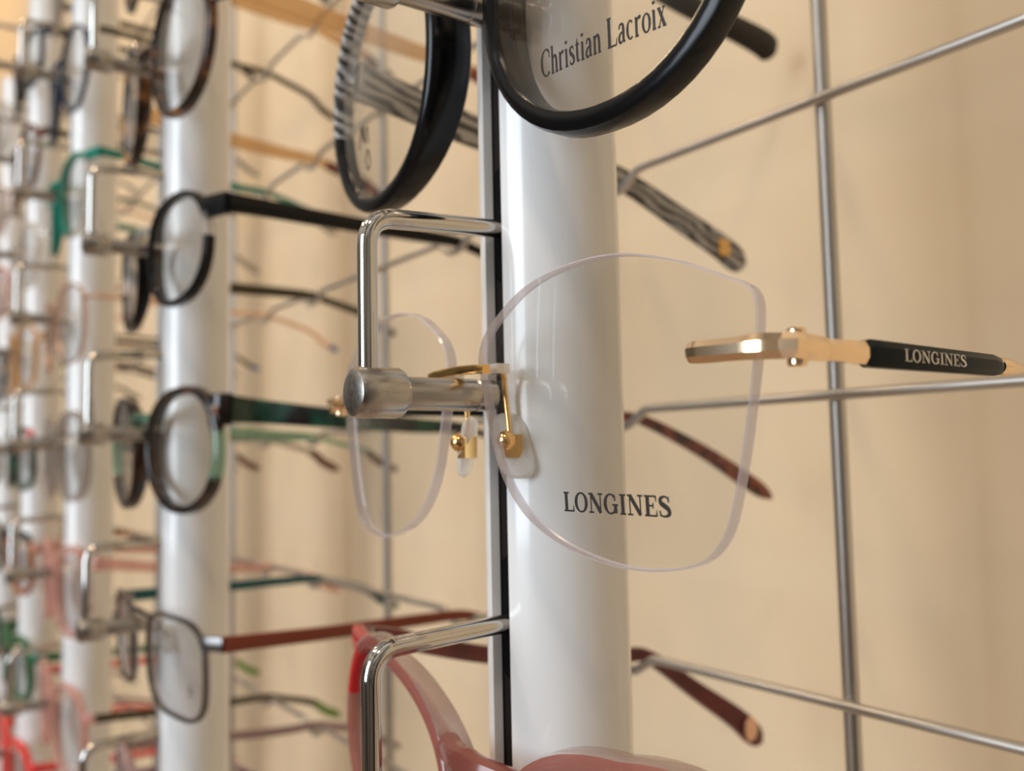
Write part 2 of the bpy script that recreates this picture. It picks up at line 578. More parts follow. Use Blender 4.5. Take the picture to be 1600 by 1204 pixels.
SERIF = {
    'C': (0.76, [ell(.42, .5, .35, .48, 48, 312, .12, h2, 32), [(.68, .94, .02), (.68, .66, .06)]]),
    'h': (0.56, [line(.12, 0, .12, 1.0, t2), spline([(.13, .45, .04), (.24, .60, .06), (.36, .60, .08), (.42, .45, .1), (.42, .0, .1)], 4), line(.02, .02, .23, .02, h2), line(.33, .02, .54, .02, h2), line(.03, .98, .13, .98, h2)]),
    'r': (0.42, [line(.12, 0, .12, .64, t2), spline([(.13, .42, .04), (.22, .58, .06), (.32, .62, .08), (.38, .57, .09)], 4), line(.02, .02, .25, .02, h2), line(.03, .62, .13, .62, h2)]),
    'i': (0.28, [line(.13, 0, .13, .64, t2), line(.02, .02, .25, .02, h2), line(.03, .62, .13, .62, h2), line(.13, .82, .13, .93, .11)]),
    's': (0.42, [spline([(.34, .50, .03), (.30, .60, .05), (.20, .63, .06), (.09, .55, .09), (.12, .42, .10), (.24, .33, .10), (.34, .22, .10), (.34, .09, .09), (.20, .02, .05), (.09, .06, .05), (.06, .18, .03)], 4)]),
    't': (0.34, [spline([(.14, .84, .03), (.14, .60, .09), (.14, .18, .1), (.18, .05, .07), (.31, .07, .03)], 4), line(.02, .62, .30, .62, h2)]),
    'a': (0.50, [spline([(.08, .48, .06), (.14, .60, .06), (.26, .63, .06), (.35, .52, .1), (.35, .15, .1), (.38, .04, .07), (.47, .05, .03)], 4), spline([(.35, .38, .04), (.18, .32, .06), (.08, .20, .09), (.10, .06, .08), (.22, .02, .05), (.34, .12, .04)], 4)]),
    'n': (0.56, [line(.12, 0, .12, .64, t2), spline([(.13, .45, .04), (.24, .60, .06), (.36, .60, .08), (.42, .45, .1), (.42, .0, .1)], 4), line(.02, .02, .23, .02, h2), line(.33, .02, .54, .02, h2), line(.03, .62, .13, .62, h2)]),
    'L': (0.66, [line(.15, 0, .15, 1, .12), line(.02, .02, .62, .02, h2), line(.02, .98, .29, .98, h2), [(.60, .02, .06), (.63, .26, .02)]]),
    'c': (0.45, [ell(.24, .32, .18, .30, 50, 310, .10, h2, 22), line(.36, .52, .36, .54, .08)]),
    'o': (0.52, [ell(.25, .32, .20, .30, 0, 360, .10, h2, 26)]),
    'x': (0.52, [line(.10, .62, .40, .02, t2), line(.38, .62, .09, .02, h2), line(.0, .62, .20, .62, h2), line(.29, .62, .46, .62, h2), line(.0, .02, .18, .02, h2), line(.29, .02, .5, .02, h2)]),
    ' ': (0.30, []),
}
def lettering(mb, text, font, width, height, place, gap=0.06, bold=1.0):
    """place(u, v) -> point; the line of text is fitted to the given width and capital height"""
    total = sum(font[c][0] + gap for c in text) - gap
    sx = width / total
    x = 0.0
    for c in text:
        adv, strokes = font[c]
        for st in strokes:
            n = len(st)
            vs, fs = [], []
            for i, (px, py, w) in enumerate(st):
                ax, ay, _ = st[max(i - 1, 0)]
                bx, by, _ = st[min(i + 1, n - 1)]
                dx, dy = bx - ax, by - ay
                l = math.hypot(dx, dy) or 1
                nx, ny = -dy / l * w * bold / 2, dx / l * w * bold / 2
                for sg in (1, -1):
                    vs.append(place((x + px + sg * nx) * sx, (py + sg * ny) * height))
            for i in range(n - 1):
                fs.append([2 * i, 2 * i + 1, 2 * i + 3, 2 * i + 2])
            mb.add(vs, fs)
        x += adv + gap

# ------------------------------------------------------------------ spectacle frames
YB = -19.0     # the bridge sits this far in front of the pole's axis
class Geo:
    """maps lens-plane coordinates of one half (side s, u outward, n backward, z up) to the frame's own space"""
    def __init__(s, x0=8.0, wrap=6.0, uc=26.0, base=200.0, roll=0.0, yaw=0.0, dx=0.0):
        s.x0, s.w, s.uc, s.base, s.roll, s.yaw, s.dx = x0, math.radians(wrap), uc, base, math.radians(roll), math.radians(yaw), dx
    def pt(s, side, u, n, z):
        n = n + ((u - s.uc) ** 2 + z * z) / (2 * s.base) - 0.8
        x = side * (s.x0 + u * math.cos(s.w) - n * math.sin(s.w))
        y = u * math.sin(s.w) + n * math.cos(s.w)
        return s.free(x, y, z)
    def free(s, x, y, z):
        c, sn = math.cos(s.roll), math.sin(s.roll)
        x, z = x * c + z * sn, -x * sn + z * c
        c, sn = math.cos(s.yaw), math.sin(s.yaw)
        x, y = x * c - y * sn, x * sn + y * c
        return Vector((x + s.dx, y, z))

def outline(w, h, a, zc, p=2.4, lift=0.0, taper=0.0, n=44, q=None):
    """closed (u, z) outline of one lens; lift raises the outer top, taper narrows the bottom"""
    pts = []
    for i in range(n):
        t = 2 * PI * i / n
        c, s = math.cos(t), math.sin(t)
        e = 2 / p if s > 0 or q is None else 2 / q
        x = math.copysign(abs(c) ** e, c)
        y = math.copysign(abs(s) ** e, s)
        zz = y * h / 2
        uu = x * w / 2 * (1 - taper * max(0, -y))
        zz += lift * x * max(0, y + 0.15) if x > 0 else lift * 0.35 * x * max(0, y)
        pts.append((a + w / 2 + uu, zc + zz))
    return pts

def normals2(ol):
    n = len(ol)
    out = []
    for i in range(n):
        du, dz = ol[(i + 1) % n][0] - ol[i - 1][0], ol[(i + 1) % n][1] - ol[i - 1][1]
        l = math.hypot(du, dz) or 1
        out.append((dz / l, -du / l))
    return out

def lens_mesh(g, side, ol, t=1.8, rings=6, bev=0.25):
    mb = MB()
    n = len(ol)
    cu, cz = sum(p[0] for p in ol) / n, sum(p[1] for p in ol) / n
    nr = normals2(ol)
    def face(nn):
        vs = [g.pt(side, cu, nn, cz)]
        for r in range(1, rings + 1):
            k = r / rings
            for i, (u, z) in enumerate(ol):
                uu, zz = cu + (u - cu) * k, cz + (z - cz) * k
                if r == rings:
                    uu -= nr[i][0] * bev
                    zz -= nr[i][1] * bev
                vs.append(g.pt(side, uu, nn, zz))
        fs = [[0, 1 + i, 1 + (i + 1) % n] for i in range(n)]
        for r in range(rings - 1):
            o = 1 + r * n
            fs += [[o + i, o + (i + 1) % n, o + n + (i + 1) % n, o + n + i] for i in range(n)]
        return vs, fs
    va, fa = face(0)
    vb, fb = face(t)
    mb.add(va + vb, fa + [[i + len(va) for i in f] for f in fb], 0)
    o = 1 + (rings - 1) * n
    m0 = len(mb.v)
    e0 = [g.pt(side, u, bev, z) for u, z in ol]
    e1 = [g.pt(side, u, t - bev, z) for u, z in ol]
    mb.v += [tuple(v) for v in e0 + e1]
    for i in range(n):
        j = (i + 1) % n
        for A, B in (((o + i), (o + j)), ):
            mb.f.append([A, B, m0 + j, m0 + i]); mb.m.append(1)
        mb.f.append([m0 + i, m0 + j, m0 + n + j, m0 + n + i]); mb.m.append(1)
        b = len(va)
        mb.f.append([m0 + n + i, m0 + n + j, b + o + j, b + o + i]); mb.m.append(1)
    return mb

def rim_mesh(mb, g, side, ol, a, b, n0=-1.2, mif=None, bn=0.0):
    """closed rim of width a (outward) and depth b (backward)"""
    n = len(ol)
    nr = normals2(ol)
    prof = rrect(a, b, min(a, b) * 0.32)
    k = len(prof)
    vs, fs, ms = [], [], []
    for i, (u, z) in enumerate(ol):
        for pa, pb in prof:
            d = a / 2 + pa - 0.3
            back = bn * max(0.0, -nr[i][0]) ** 1.5 * (0.5 + pb / b)
            vs.append(g.pt(side, u + nr[i][0] * d, n0 + b / 2 + pb + back, z + nr[i][1] * d))
    for i in range(n):
        j = (i + 1) % n
        for q in range(k):
            fs.append([i * k + q, i * k + (q + 1) % k, j * k + (q + 1) % k, j * k + q])
            ms.append(mif(ol[i][0], ol[i][1], prof[q]) if mif else 0)
    mb.add(vs, fs, ms)

def temple_path(s, xh, yh, zh, dz=0.0, tipz=-17.0, reach=131.0, flare=0.0, h1=3.0):
    """from the hinge back to the wire, over it and down behind; y measured from the bridge"""
    rest = WZ - DIP + 1.25 + h1 / 2 + 0.7
    pts = [(s * xh, yh, zh), (s * (xh + 0.6), yh + 10, zh - 0.12 * (zh - rest)), (s * (SIDE + 0.3), 45, zh * 0.45 + rest * 0.55),
           (s * SIDE, 78, rest + 0.4), (s * SIDE, 94 - 0.3, rest), (s * SIDE, 103, rest - 2.2),
           (s * (SIDE - 0.8), 120, rest + (tipz - rest) * 0.42), (s * (SIDE - 2), reach, tipz * 0.75 + rest * 0.25), (s * (SIDE - 2.6), reach + 9, tipz)]
    return pts

def make_temple(root, s, path, tmat, w=2.6, h0=5.0, h1=3.2, tip=None, tip_at=0.70, inner=None, tipname='temple_tip', htip=None, hinge_mat=None, parts=True):
    P = spline(path, 7)
    n = len(P)
    ht = htip or h1 * 1.25
    def hh(f):
        if f < 0.62:
            k = f / 0.62
            return h0 + (h1 - h0) * k
        if f < 0.92:
            return h1 + (ht - h1) * (f - 0.62) / 0.30
        return ht * math.sqrt(max(0.06, 1 - ((f - 0.92) / 0.082) ** 2))
    cut = int(tip_at * (n - 1)) if tip else n - 1
    PR0 = rrect(w, h0, 0.8 if w > 1.6 else w * 0.4)
    def run(a, b, grow=0.0):
        mb = MB()
        sub = P[a:b + 1]
        sweep(mb, sub, lambda i: rrect(w + grow, hh((a + i) / (n - 1)) + grow, 0.8 if w > 1.6 else w * 0.4),
              up=(0, 0, 1), mif=(lambda i, q: 1 if (inner and s * (PR0[q][0] + PR0[(q + 1) % len(PR0)][0]) < -w * 0.3) else 0))
        return mb
    t = run(0, cut).build('temple', [tmat] + ([inner] if inner else []), root)
    if tip:
        run(cut, n - 1, 0.5).build(tipname, tip, t)
    if parts:
        mb = MB()
        p0, p1 = Vector(P[0]), Vector(P[2])
        d = (p1 - p0).normalized()
        c = p0 + Vector((-s * (w / 2 + 0.7), 2.0, 0))
        lathe(mb, [(0.3, -h0 * 0.33), (0.9, -h0 * 0.33), (0.9, h0 * 0.33), (0.3, h0 * 0.33)], tuple(c), 'z', 12)
        mb.build('hinge', hinge_mat or SATIN, t)
    return t

def pads(root, g, zc=-4.0, un=4.0, arm=None, pm=None, big=1.0):
    for s in (-1, 1):
        mb = MB()
        a = [g.pt(s, un - 1.0, 1.5, zc + 6), g.pt(s, un - 3.0, 5.0, zc + 4.5), g.pt(s, un - 3.2, 6.3, zc + 0.5)]
        sweep(mb, spline([tuple(p) for p in a], 5), circ(0.45, 8), up=(1, 0, 0.1))
        armo = mb.build('nose_pad_arm', arm or SATIN, root)
        mb = MB()
        c = g.pt(s, un - 3.6, 6.6, zc)
        vs, fs = [], []
        m = 16
        for k, (rr, dd) in enumerate(((0.05, -0.8), (0.8, -0.7), (1.0, 0), (0.8, 0.7), (0.05, 0.8))):
            for i in range(m):
                t = 2 * PI * i / m
                lx, lz = 2.4 * big * rr * math.cos(t), 5.2 * big * rr * math.sin(t)
                # pad faces inward and back
                vs.append(c + Vector((s * (0.35 * lx + 0.9 * dd - 0.22 * lz), 0.9 * lx - 0.35 * dd, lz)))
        for k in range(4):
            for i in range(m):
                fs.append([k * m + i, k * m + (i + 1) % m, (k + 1) * m + (i + 1) % m, (k + 1) * m + i])
        mb.add(vs, fs)
        mb.build('nose_pad', pm or PAD, armo)

GROUP = 'spectacle frames on the pegs'
def make_glasses(i, k, label, fm, tm, w=50, h=40, zc=-4.5, p=2.5, q=None, lift=0.0, taper=0.05, a=2.6, b=3.2, x0=8.0, wrap=6, roll=0, yaw=0, dx=0,
                 two=None, split=None, h0=5.0, h1=3.2, tip=None, tip_at=0.72, inner=None, tipz=-17, zh=None, metal=False, brow=None, detail=2, tw=2.6,
                 zb=None, hb=3.6, ltm=None, reach=128, pm=None, end=None, htip=None, ends=True, bn=2.0, arch=1.4):
    x, z = PX[i], k * ROW
    root = thing('eyeglasses', label, 'eyeglasses', (x, YB, z), GROUP)
    g = Geo(x0, wrap, a + w / 2, 220, roll, yaw, dx)
    n = 56 if detail == 2 else 36
    ol = outline(w, h, a, zc, p, lift, taper, n, q)
    mats = [fm] + ([two] if two else []) + ([end] if end else [])
    mb = MB()
    mif = None
    if split:
        mif = lambda u, zz, pb: int(split(u, zz, pb))
    for s in (-1, 1):
        rim_mesh(mb, g, s, ol, a, b, mif=mif, bn=bn if not metal else 0.0)
    # bridge between the rims, its underside resting on the peg
    zb0 = zb if zb is not None else 2.8 + hb / 2 + 0.1
    e = min(ol, key=lambda pp: (pp[0] - a) ** 2 * 1.5 + (pp[1] - zb0 - 2) ** 2)
    r0, l0 = g.pt(1, e[0] - a * 0.45, b / 2 - 1.0, zb0 + 0.3), g.pt(-1, e[0] - a * 0.45, b / 2 - 1.0, zb0 + 0.3)
    mid = g.free(0, -0.8, zb0 + arch)
    path = [tuple(l0), tuple(g.free(-3.2, 0 - 0.4, zb0 + arch * 0.7)), tuple(mid), tuple(g.free(3.2, 0 - 0.4, zb0 + arch * 0.7)), tuple(r0)]
    sweep(mb, spline(path, 5), rrect(b * 0.9, hb, min(b, hb) * 0.35), up=(0, 0, 1))
    # end pieces that carry the hinges
    zh0 = zh if zh is not None else zc + h * 0.5 - 6 + lift * 0.6
    o = max(ol, key=lambda pp: (pp[0] - a) - abs(pp[1] - zh0) * 1.2)
    xh = SIDE - 1.0
    hinges = {}
    emi = len(mats) - 1 if end else 1 if (two and split and split(o[0] + a, zh0, (0, 0))) else 0
    for s in (-1, 1):
        p0 = g.pt(s, o[0] + 0.2, b / 2 - 1.2, zh0)
        p1 = g.pt(s, o[0] + a + 1.0, b / 2 - 0.8, zh0)
        yh = p1.y + 3.2
        p2 = Vector((s * max(xh, abs(p1.x) + 1.2) if abs(dx) < 1 else p1.x + s * 1.8, yh, p1.z))
        pa = spline([tuple(p0), tuple(p1), tuple(p2)], 5)
        hgt = h0 * 1.12
        sweep(mb, pa, lambda i: rrect(tw if not metal else max(1.4, tw), hgt * (0.8 if metal else 1.0), 0.7), up=(0, 0, 1), mi=emi)
        hinges[s] = p2
    front = mb.build('frame_front', mats, root)
    for s in (-1, 1):
        lens_mesh(g, s, ol, 1.6, 4 if detail < 2 else 6).build('lens', [LENS, LENS_EDGE], root)
        hp = hinges[s]
        tmat = ltm if (ltm and s < 0) else tm
        make_temple(root, s, temple_path(s, abs(hp.x) if abs(dx) < 1 else hp.x * s, hp.y + 0.1, hp.z, tipz=tipz, h1=h1, reach=reach), tmat, tw, h0, h1, tip if not isinstance(tip, dict) else tip[s], tip_at, inner, htip=htip, parts=detail > 0)
    if metal and detail > 0:
        pads(root, g, zc=-5, un=a + 1.5, pm=pm)
    if brow and detail:
        mbb = MB()
        up_ = [pp for pp in ol if pp[1] > zc + h * 0.18]
        up_.sort(key=lambda pp: pp[0])
        for s in (-1, 1):
            sweep(mbb, [tuple(g.pt(s, u, 0.2, zz + a * 0.5)) for u, zz in up_], rrect(b + 1.0, a + 1.6, 0.9), up=(0, 0, 1))
        mbb.build('brow_bar', brow, root)
    return root, g, ol

# ------------------------------------------------------------------ the rimless pair in focus
def rimless():
    root = thing('eyeglasses', 'rimless glasses with clear lenses, gold fittings and black-green temple, on the nearest pole', 'eyeglasses', (0, YB, 0), GROUP)
    g = Geo(9.0, 6.0, 22.0, 330)
    R0 = [(-3.6, 2.4), (-4.2, 5.6), (-2.7, 9.1), (1.0, 12.1), (6.5, 15.1), (12.3, 16.8), (19.1, 17.6), (25.4, 17.5), (31.2, 16.5), (37.6, 14.5), (42.5, 12.3), (46.6, 10.4), (48.3, 8.9), (48.8, 6.4),
          (48.3, 0.8), (47.2, -5.3), (45.9, -11.4), (43.9, -18.4), (41.9, -22.0), (38.9, -24.3), (33.8, -25.6), (27.2, -25.9), (20.7, -25.1), (13.7, -23.2), (7.8, -20.3), (3.6, -16.6), (0.6, -12.1), (-1.6, -5.9), (-2.9, -0.7)]
    ol = spline(R0[::-1], 5, True)
    lens = {}
    for s in (-1, 1):
        lens[s] = lens_mesh(g, s, ol, 2.1, 10, 0.25).build('lens', [LENS, LENS_EDGE], root)
    # print on the lens seen face on
    mb = MB()
    lettering(mb, 'LONGINES', GLYPH, 19.4, 2.75, lambda u, v: g.pt(1, 15.7 + u, -0.06, -18.35 - 0.012 * u + v), bold=1.35)
    mb.build('lettering', PRINT, lens[1])
    # bridge: a slim gold bar clipped to both lenses, resting on the peg
    mb = MB()
    path = [g.pt(-1, -0.6, -0.9, 3.5), g.pt(-1, -2.6, -1.0, 3.7), g.free(-3.0, -0.9, 3.9), g.free(0, -0.8, 4.0), g.free(3.0, -0.9, 3.9), g.pt(1, -2.6, -1.0, 3.7), g.pt(1, -0.6, -0.9, 3.5)]
    sweep(mb, spline([tuple(p) for p in path], 5), rrect(1.6, 1.5, 0.3), up=(0, 0, 1))
    mb.build('bridge', GOLD, root)
    for s in (-1, 1):
        mb = MB()
        c = g.pt(s, -1.8, 2.6, 3.8)
        box(mb, (c.x - 1.5, c.y - 1.2, c.z - 0.8), (c.x + 1.5, c.y + 1.2, c.z + 0.8))
        mb.build('lens_clamp', PAD, root)
        mb = MB()
        kx = -3.2 if s > 0 else -1.3
        pa = [(s * (7.4 + kx * .4), 2.6, 3.9), (s * (8.0 + kx * .6), 4.0, 3.2), (s * (8.3 + kx), 5.0, 0.2), (s * (8.6 + kx), 5.4, -5.3), (s * (8.8 + kx), 5.4, -7.4)]
        sweep(mb, spline(pa, 6), circ(0.48, 10), up=(1, 0, 0.1))
        arm = mb.build('nose_pad_arm', GOLD, root)
        # gold box and ball that hold the pad
        mb = MB()
        bx = V(s * (9.0 + kx), 5.6, -8.7)
        sweep(mb, [tuple(bx + V(-s * 0.9, 0.2, 0)), tuple(bx + V(s * 0.9, -0.2, 0))], [(1.5 * a, 1.9 * b) for a, b in ((1, 1), (-1, 1), (-1, -1), (1, -1))], up=(0.1 * s, 0, 1))
        lathe(mb, [(0.05, -1.7), (1.0, -1.35), (1.65, -0.4), (1.65, 0.5), (1.0, 1.35), (0.05, 1.7)], (s * (9.4 + kx), 4.2, -7.8), 'z', 16)
        mb.build('pad_holder', GOLD, arm)
        mb = MB()
        vs, fs = [], []
        m = 28
        prof = ((0.05, -1.05), (0.6, -1.0), (0.9, -0.75), (1.0, 0), (0.9, 0.75), (0.6, 0.95), (0.05, 1.0))
        for rr, dd in prof:
            for i in range(m):
                t = 2 * PI * i / m
                c, sn = math.cos(t), math.sin(t)
                lx = 3.3 * rr * math.copysign(abs(c) ** 0.6, c)
                lz = 5.5 * rr * math.copysign(abs(sn) ** 0.65, sn)
                vs.append(V(s * (9.0 + kx + (-0.7 if s > 0 else 1.4) + 0.62 * lx - 0.75 * dd - 0.26 * lz), 6.5 + 0.72 * lx + 0.66 * dd, -8.6 + lz))
        for q in range(len(prof) - 1):
            for i in range(m):
                fs.append([q * m + i, q * m + (i + 1) % m, (q + 1) * m + (i + 1) % m, (q + 1) * m + i])
        mb.add(vs, fs)
        mb.build('nose_pad', PAD, arm)
    for s in (-1, 1):
        # gold end piece: faceted bar on the lens face, turning back to the hinge
        mb = MB()
        hx = 64.6 if s > 0 else 58.6
        pa = [g.pt(s, 40.0, -1.1, 2.1), g.pt(s, 40.8, -1.15, 2.1), g.pt(s, 46.2, -1.2, 2.0), g.pt(s, min(49.6, hx - 10.4), -1.0, 2.0), g.pt(s, min(53.2, hx - 9.3), -0.2, 1.8), Vector((s * (hx - 0.4), 2.4, 1.5)), Vector((s * hx, 5.2, 1.25)), Vector((s * hx, 8.0, 1.15))]
        sz = [0.8, 1.1, 1.12, 1.25, 1.2, 1.2, 1.18, 1.1]
        pq = spline([tuple(p) + (z,) for p, z in zip(pa, sz)], 4)
        octa = [(1.0, 0.42), (0.5, 1.0), (-0.5, 1.0), (-1.0, 0.42), (-1.0, -0.42), (-0.5, -1.0), (0.5, -1.0), (1.0, -0.42)]
        sweep(mb, [p[:3] for p in pq], lambda i: [(0.95 * x * pq[i][3], 1.25 * y * pq[i][3]) for x, y in octa], up=(0, 0, 1))
        ep = mb.build('end_piece', GOLD_PALE, root, sharp=20)
        mb = MB()
        c = (s * (hx - 0.9), 4.4, 1.35)
        lathe(mb, [(0.2, -2.2), (0.95, -2.2), (1.15, -1.9), (1.15, -1.35), (0.85, -1.25), (0.85, 1.25), (1.15, 1.35), (1.15, 1.95), (0.9, 2.2), (0.2, 2.2)], c, 'z', 16)
        mb.build('hinge', GOLD_PALE, ep, sharp=25)
        # temple: gold socket, dark enamel sleeve with lettering, gold ferrule, thin gold wire, tortoise tip
        rest = WZ - DIP + 1.25 + 1.9
        yv = lambda y: y - YB
        zc = lambda y: 1.15 + (rest - 1.15) * max(0.0, min(1.0, (y - 9) / 80.0))
        mb = MB()
        sk = lambda t: [(0.95 * x * t, 1.32 * y * t) for x, y in octa]
        sweep(mb, [(s * hx, 8.3, zc(8.3)), (s * (hx + .2), 12.0, zc(12)), (s * (hx + .3), 15.0, zc(15)), (s * (hx + .3), 16.0, zc(16))], lambda i: sk((0.95, 1.0, 1.06, 0.9)[i]), up=(0, 0, 1))
        tp = mb.build('temple', GOLD_PALE, root, sharp=20)
        mb = MB()
        sweep(mb, [(s * (hx + .3), 14.0, zc(14)), (s * (hx + .35), 15.8, zc(16)), (s * (hx + .5), 44.2, zc(44)), (s * (hx + .5), 46.6, zc(46.6))], lambda i: [(1.02 * x * (0.72, 1.1, 1.05, 0.72)[i], 1.52 * y * (0.72, 1.1, 0.96, 0.72)[i]) for x, y in octa], up=(0, 0, 1))
        sl = mb.build('sleeve', ENAMEL, tp, sharp=20)
        if s > 0:
            mb = MB()
            lettering(mb, 'LONGINES', GLYPH, 14.2, 1.55, lambda u, v: V(hx + 0.42 + 1.02 * 1.08 + 0.05, 21.9 + u, zc(21.9 + u) - 0.72 + v))
            mb.build('lettering', SILVERPRINT, tp)
        mb = MB()
        sweep(mb, [(s * (hx + .5), 46.6, zc(46.6)), (s * (hx + .5), 47.4, zc(47)), (s * (hx + .5), 49.4, zc(49)), (s * (hx + .5), 52.5, zc(52)), (s * (SIDE - .1), 78, zc(78))], lambda i: [(a * (1.0, 1.2, 1.1, 0.62, 0.6)[i], b * (1.0, 1.3, 1.15, 0.62, 0.6)[i]) for a, b in circ(1.0, 12)], up=(0, 0, 1))
        mb.build('ferrule', GOLD_PALE, tp)
        mb = MB()
        pa = spline([(s * SIDE, 72, zc(72), .9), (s * SIDE, 94, rest, 1.3), (s * SIDE, 106, rest - 2.2, 1.6), (s * (SIDE - .5), 128, -11, 2.1), (s * (SIDE - 1), 143, -18.6, 2.5), (s * (SIDE - 1.2), 152, -23.2, 2.3), (s * (SIDE - 1.3), 157, -26.0, 0.5)], 6)
        sweep(mb, [q[:3] for q in pa], lambda i: rrect(2.2 * min(1.0, pa[i][3]), 2.05 * pa[i][3], 0.7), up=(0, 0, 1))
        mb.build('temple_tip', RED_TORTOISE, tp)
rimless()

# ------------------------------------------------------------------ black round pair with zebra insides, above it
def zebra_pair():
    split = lambda u, z, pb: (u > 34 and z > -9) or (pb[1] > 0.8 and u > 28 and z > -4)
    root, g, ol = make_glasses(0, 1, 'black round glasses with zebra striped inner temples, on the peg above the rimless pair', BLACK, BLACK, w=47.5, h=46.5, zc=-3.2, p=2.1, taper=0.0, a=3.4, b=4.6, x0=7.2,
                               wrap=5, roll=3.2, two=ZEBRA, split=split, h0=10.0, h1=6.6, inner=ZEBRA, tipz=-19.5, zh=9.0, htip=8.6, hb=4.2, zb=6.0, reach=137, bn=4.0)
    lens = [c for c in root.children if c.name.startswith('lens')]
    right = lens[1]
    mb = MB()
    lettering(mb, 'Christian Lacroix', SERIF, 24.6, 4.1, lambda u, v: g.pt(1, 15.4 + u, -0.06, -19.3 + 0.02 * u + v), gap=0.05, bold=1.6)
    mb.build('lettering', PRINT, right)
    mb = MB()
    curl = {'~': (1.0, [spline([(.1, .1, .05), (.3, .9, .06), (.42, .3, .04), (.5, .95, .06), (.62, .2, .05), (.8, .8, .05), (.9, .1, .04)], 6), spline([(.55, -.5, .05), (.8, -.1, .06), (.95, -.6, .05), (.7, -.8, .05), (.6, -.4, .04)], 6)])}
    lettering(mb, '~', curl, 7, 5.5, lambda u, v: g.pt(-1, 37 - u, -0.1, -15.5 + v), bold=1.6)
    mb.build('lettering', PRINT, lens[0])
    # gilt emblem near the end of each temple, on its inner face
    for t, s in zip([c for c in root.children if c.name.startswith('temple')], (-1, 1)):
        mb = MB()
        c = V(s * (SIDE - 2.3 - 1.45), 137 - 0.6, -14.6)
        for q in range(4):
            a = math.radians(45 + 90 * q)
            cc = c + V(0, 1.7 * math.cos(a), 1.7 * math.sin(a))
            lathe_pts = [(0.1, -0.25), (1.2, -0.25), (1.5, 0), (1.2, 0.3), (0.1, 0.3)]
            vs, fs = [], []
            m = 12
            for r, d in lathe_pts:
                for i in range(m):
                    th = 2 * PI * i / m
                    vs.append(cc + V(-s * d, r * math.cos(th), r * math.sin(th)))
            for qq in range(4):
                fs += [[qq * m + i, qq * m + (i + 1) % m, (qq + 1) * m + (i + 1) % m, (qq + 1) * m + i] for i in range(m)]
            fs.append(list(range(4 * m, 5 * m)))
            mb.add(vs, fs)
        mb.build('emblem', GOLD, t)
zebra_pair()

# ------------------------------------------------------------------ every other pair, pole by pole (pole, row, colours, shape)
def cat_eye_pair():
    sp = lambda u, z, pr: 2 if (u > 46 and z > 1) else (pr[0] > 0.9 or pr[1] > 1.2)
    root, g, ol = make_glasses(0, -1, 'rose pink translucent cat-eye glasses with burgundy temples, on the peg below the rimless pair', ROSE, BURGUNDY, w=49, h=37.5, zc=-3.5, p=2.3, lift=5.0, taper=0.30, a=3.2, b=4.4, x0=5.8,
                               wrap=7, roll=3.0, h0=4.8, h1=3.9, tipz=-32, zh=14, two=ROSE_CRYSTAL, split=sp, hb=4.4, zb=6.8, htip=7.2, reach=136, bn=3.0, end=RED)
    for t, s in zip([c for c in root.children if c.name.startswith('temple')], (-1, 1)):
        mb = MB()
        c = V(s * (SIDE - 2.5 - 1.55), 136 + 3.4, -26.8)
        vs, fs = [], []
        m = 20
        for r, d in ((0.1, -0.1), (2.6, -0.1), (2.9, 0.2), (2.6, 0.6), (0.1, 0.6)):
            for i in range(m):
                th = 2 * PI * i / m
                vs.append(c + V(-s * d, r * math.cos(th), 1.25 * r * math.sin(th)))
        for qq in range(4):
            fs += [[qq * m + i, qq * m + (i + 1) % m, (qq + 1) * m + (i + 1) % m, (qq + 1) * m + i] for i in range(m)]
        mb.add(vs, fs)
        mb.build('emblem', ROSEGOLD, t)
cat_eye_pair()
make_glasses(0, 2, 'black glasses highest on the nearest pole, only a pointed black temple tip showing', BLACK, BLACK, w=50, h=38, zc=-1, p=2.6, a=3, b=3.4, h0=6, h1=4.6, tipz=-12, htip=10.5, reach=157, zh=11)

L = lambda s: s
# second pole
make_glasses(1, 3, 'mottled brown glasses highest on the second pole, above the tortoiseshell pair', TORTOISE, AMBER_CLEAR, w=50, h=38, h0=7, h1=4, tip=BROWN, tip_at=0.8, zh=9)
make_glasses(1, 2, 'tortoiseshell round glasses with amber translucent temple, on the second pole above the browline pair', TORTOISE, AMBER_CLEAR, w=47, h=44, zc=-2.5, p=2.2, a=3.0, b=3.6, h0=8.5, h1=4.2, tip=RED_TORTOISE, tip_at=0.62, zh=8)
sp = lambda u, z, pb: (z > -1 or (u > 42 and z < -8) or u < 20 or z < -20)
make_glasses(1, 1, 'black and clear browline glasses with slim black temples on the second pole', CRYSTAL, BLACK, w=48, h=34, zc=-6.8, p=2.5, q=2.3, a=2.3, b=3.6, two=BLACK, split=sp, h0=6.5, h1=3.6, zh=2.5, ltm=OLIVE, tip=None, x0=6.0, roll=-1, tipz=-16)
sp2 = lambda u, z, pb: not (u > 34 and -17 < z < -2)
root, g, ol = make_glasses(1, 0, 'green and dark brown glasses with wide dark green temple on the second pole', GREEN_CLEAR, GREEN_TORT, w=44, h=38, zc=-6.5, p=2.2, a=3.0, b=4.0, two=DARK_TORT, split=sp2, h0=9.5, h1=2.4, tip=BROWN, tip_at=0.78, zh=6.5, x0=4.5, dx=-2.0, wrap=8, yaw=5, ltm=GREEN_CLEAR, lift=2.5)
mb = MB()
c = g.pt(1, ol[0][0] + 2.2, -1.9, 6.0)
lathe(mb, [(0.1, -0.5), (1.6, -0.5), (1.9, 0), (1.6, 0.5), (0.1, 0.5)], tuple(c), 'y', 16)
mb.build('gilt_motif', ROSEGOLD, root)
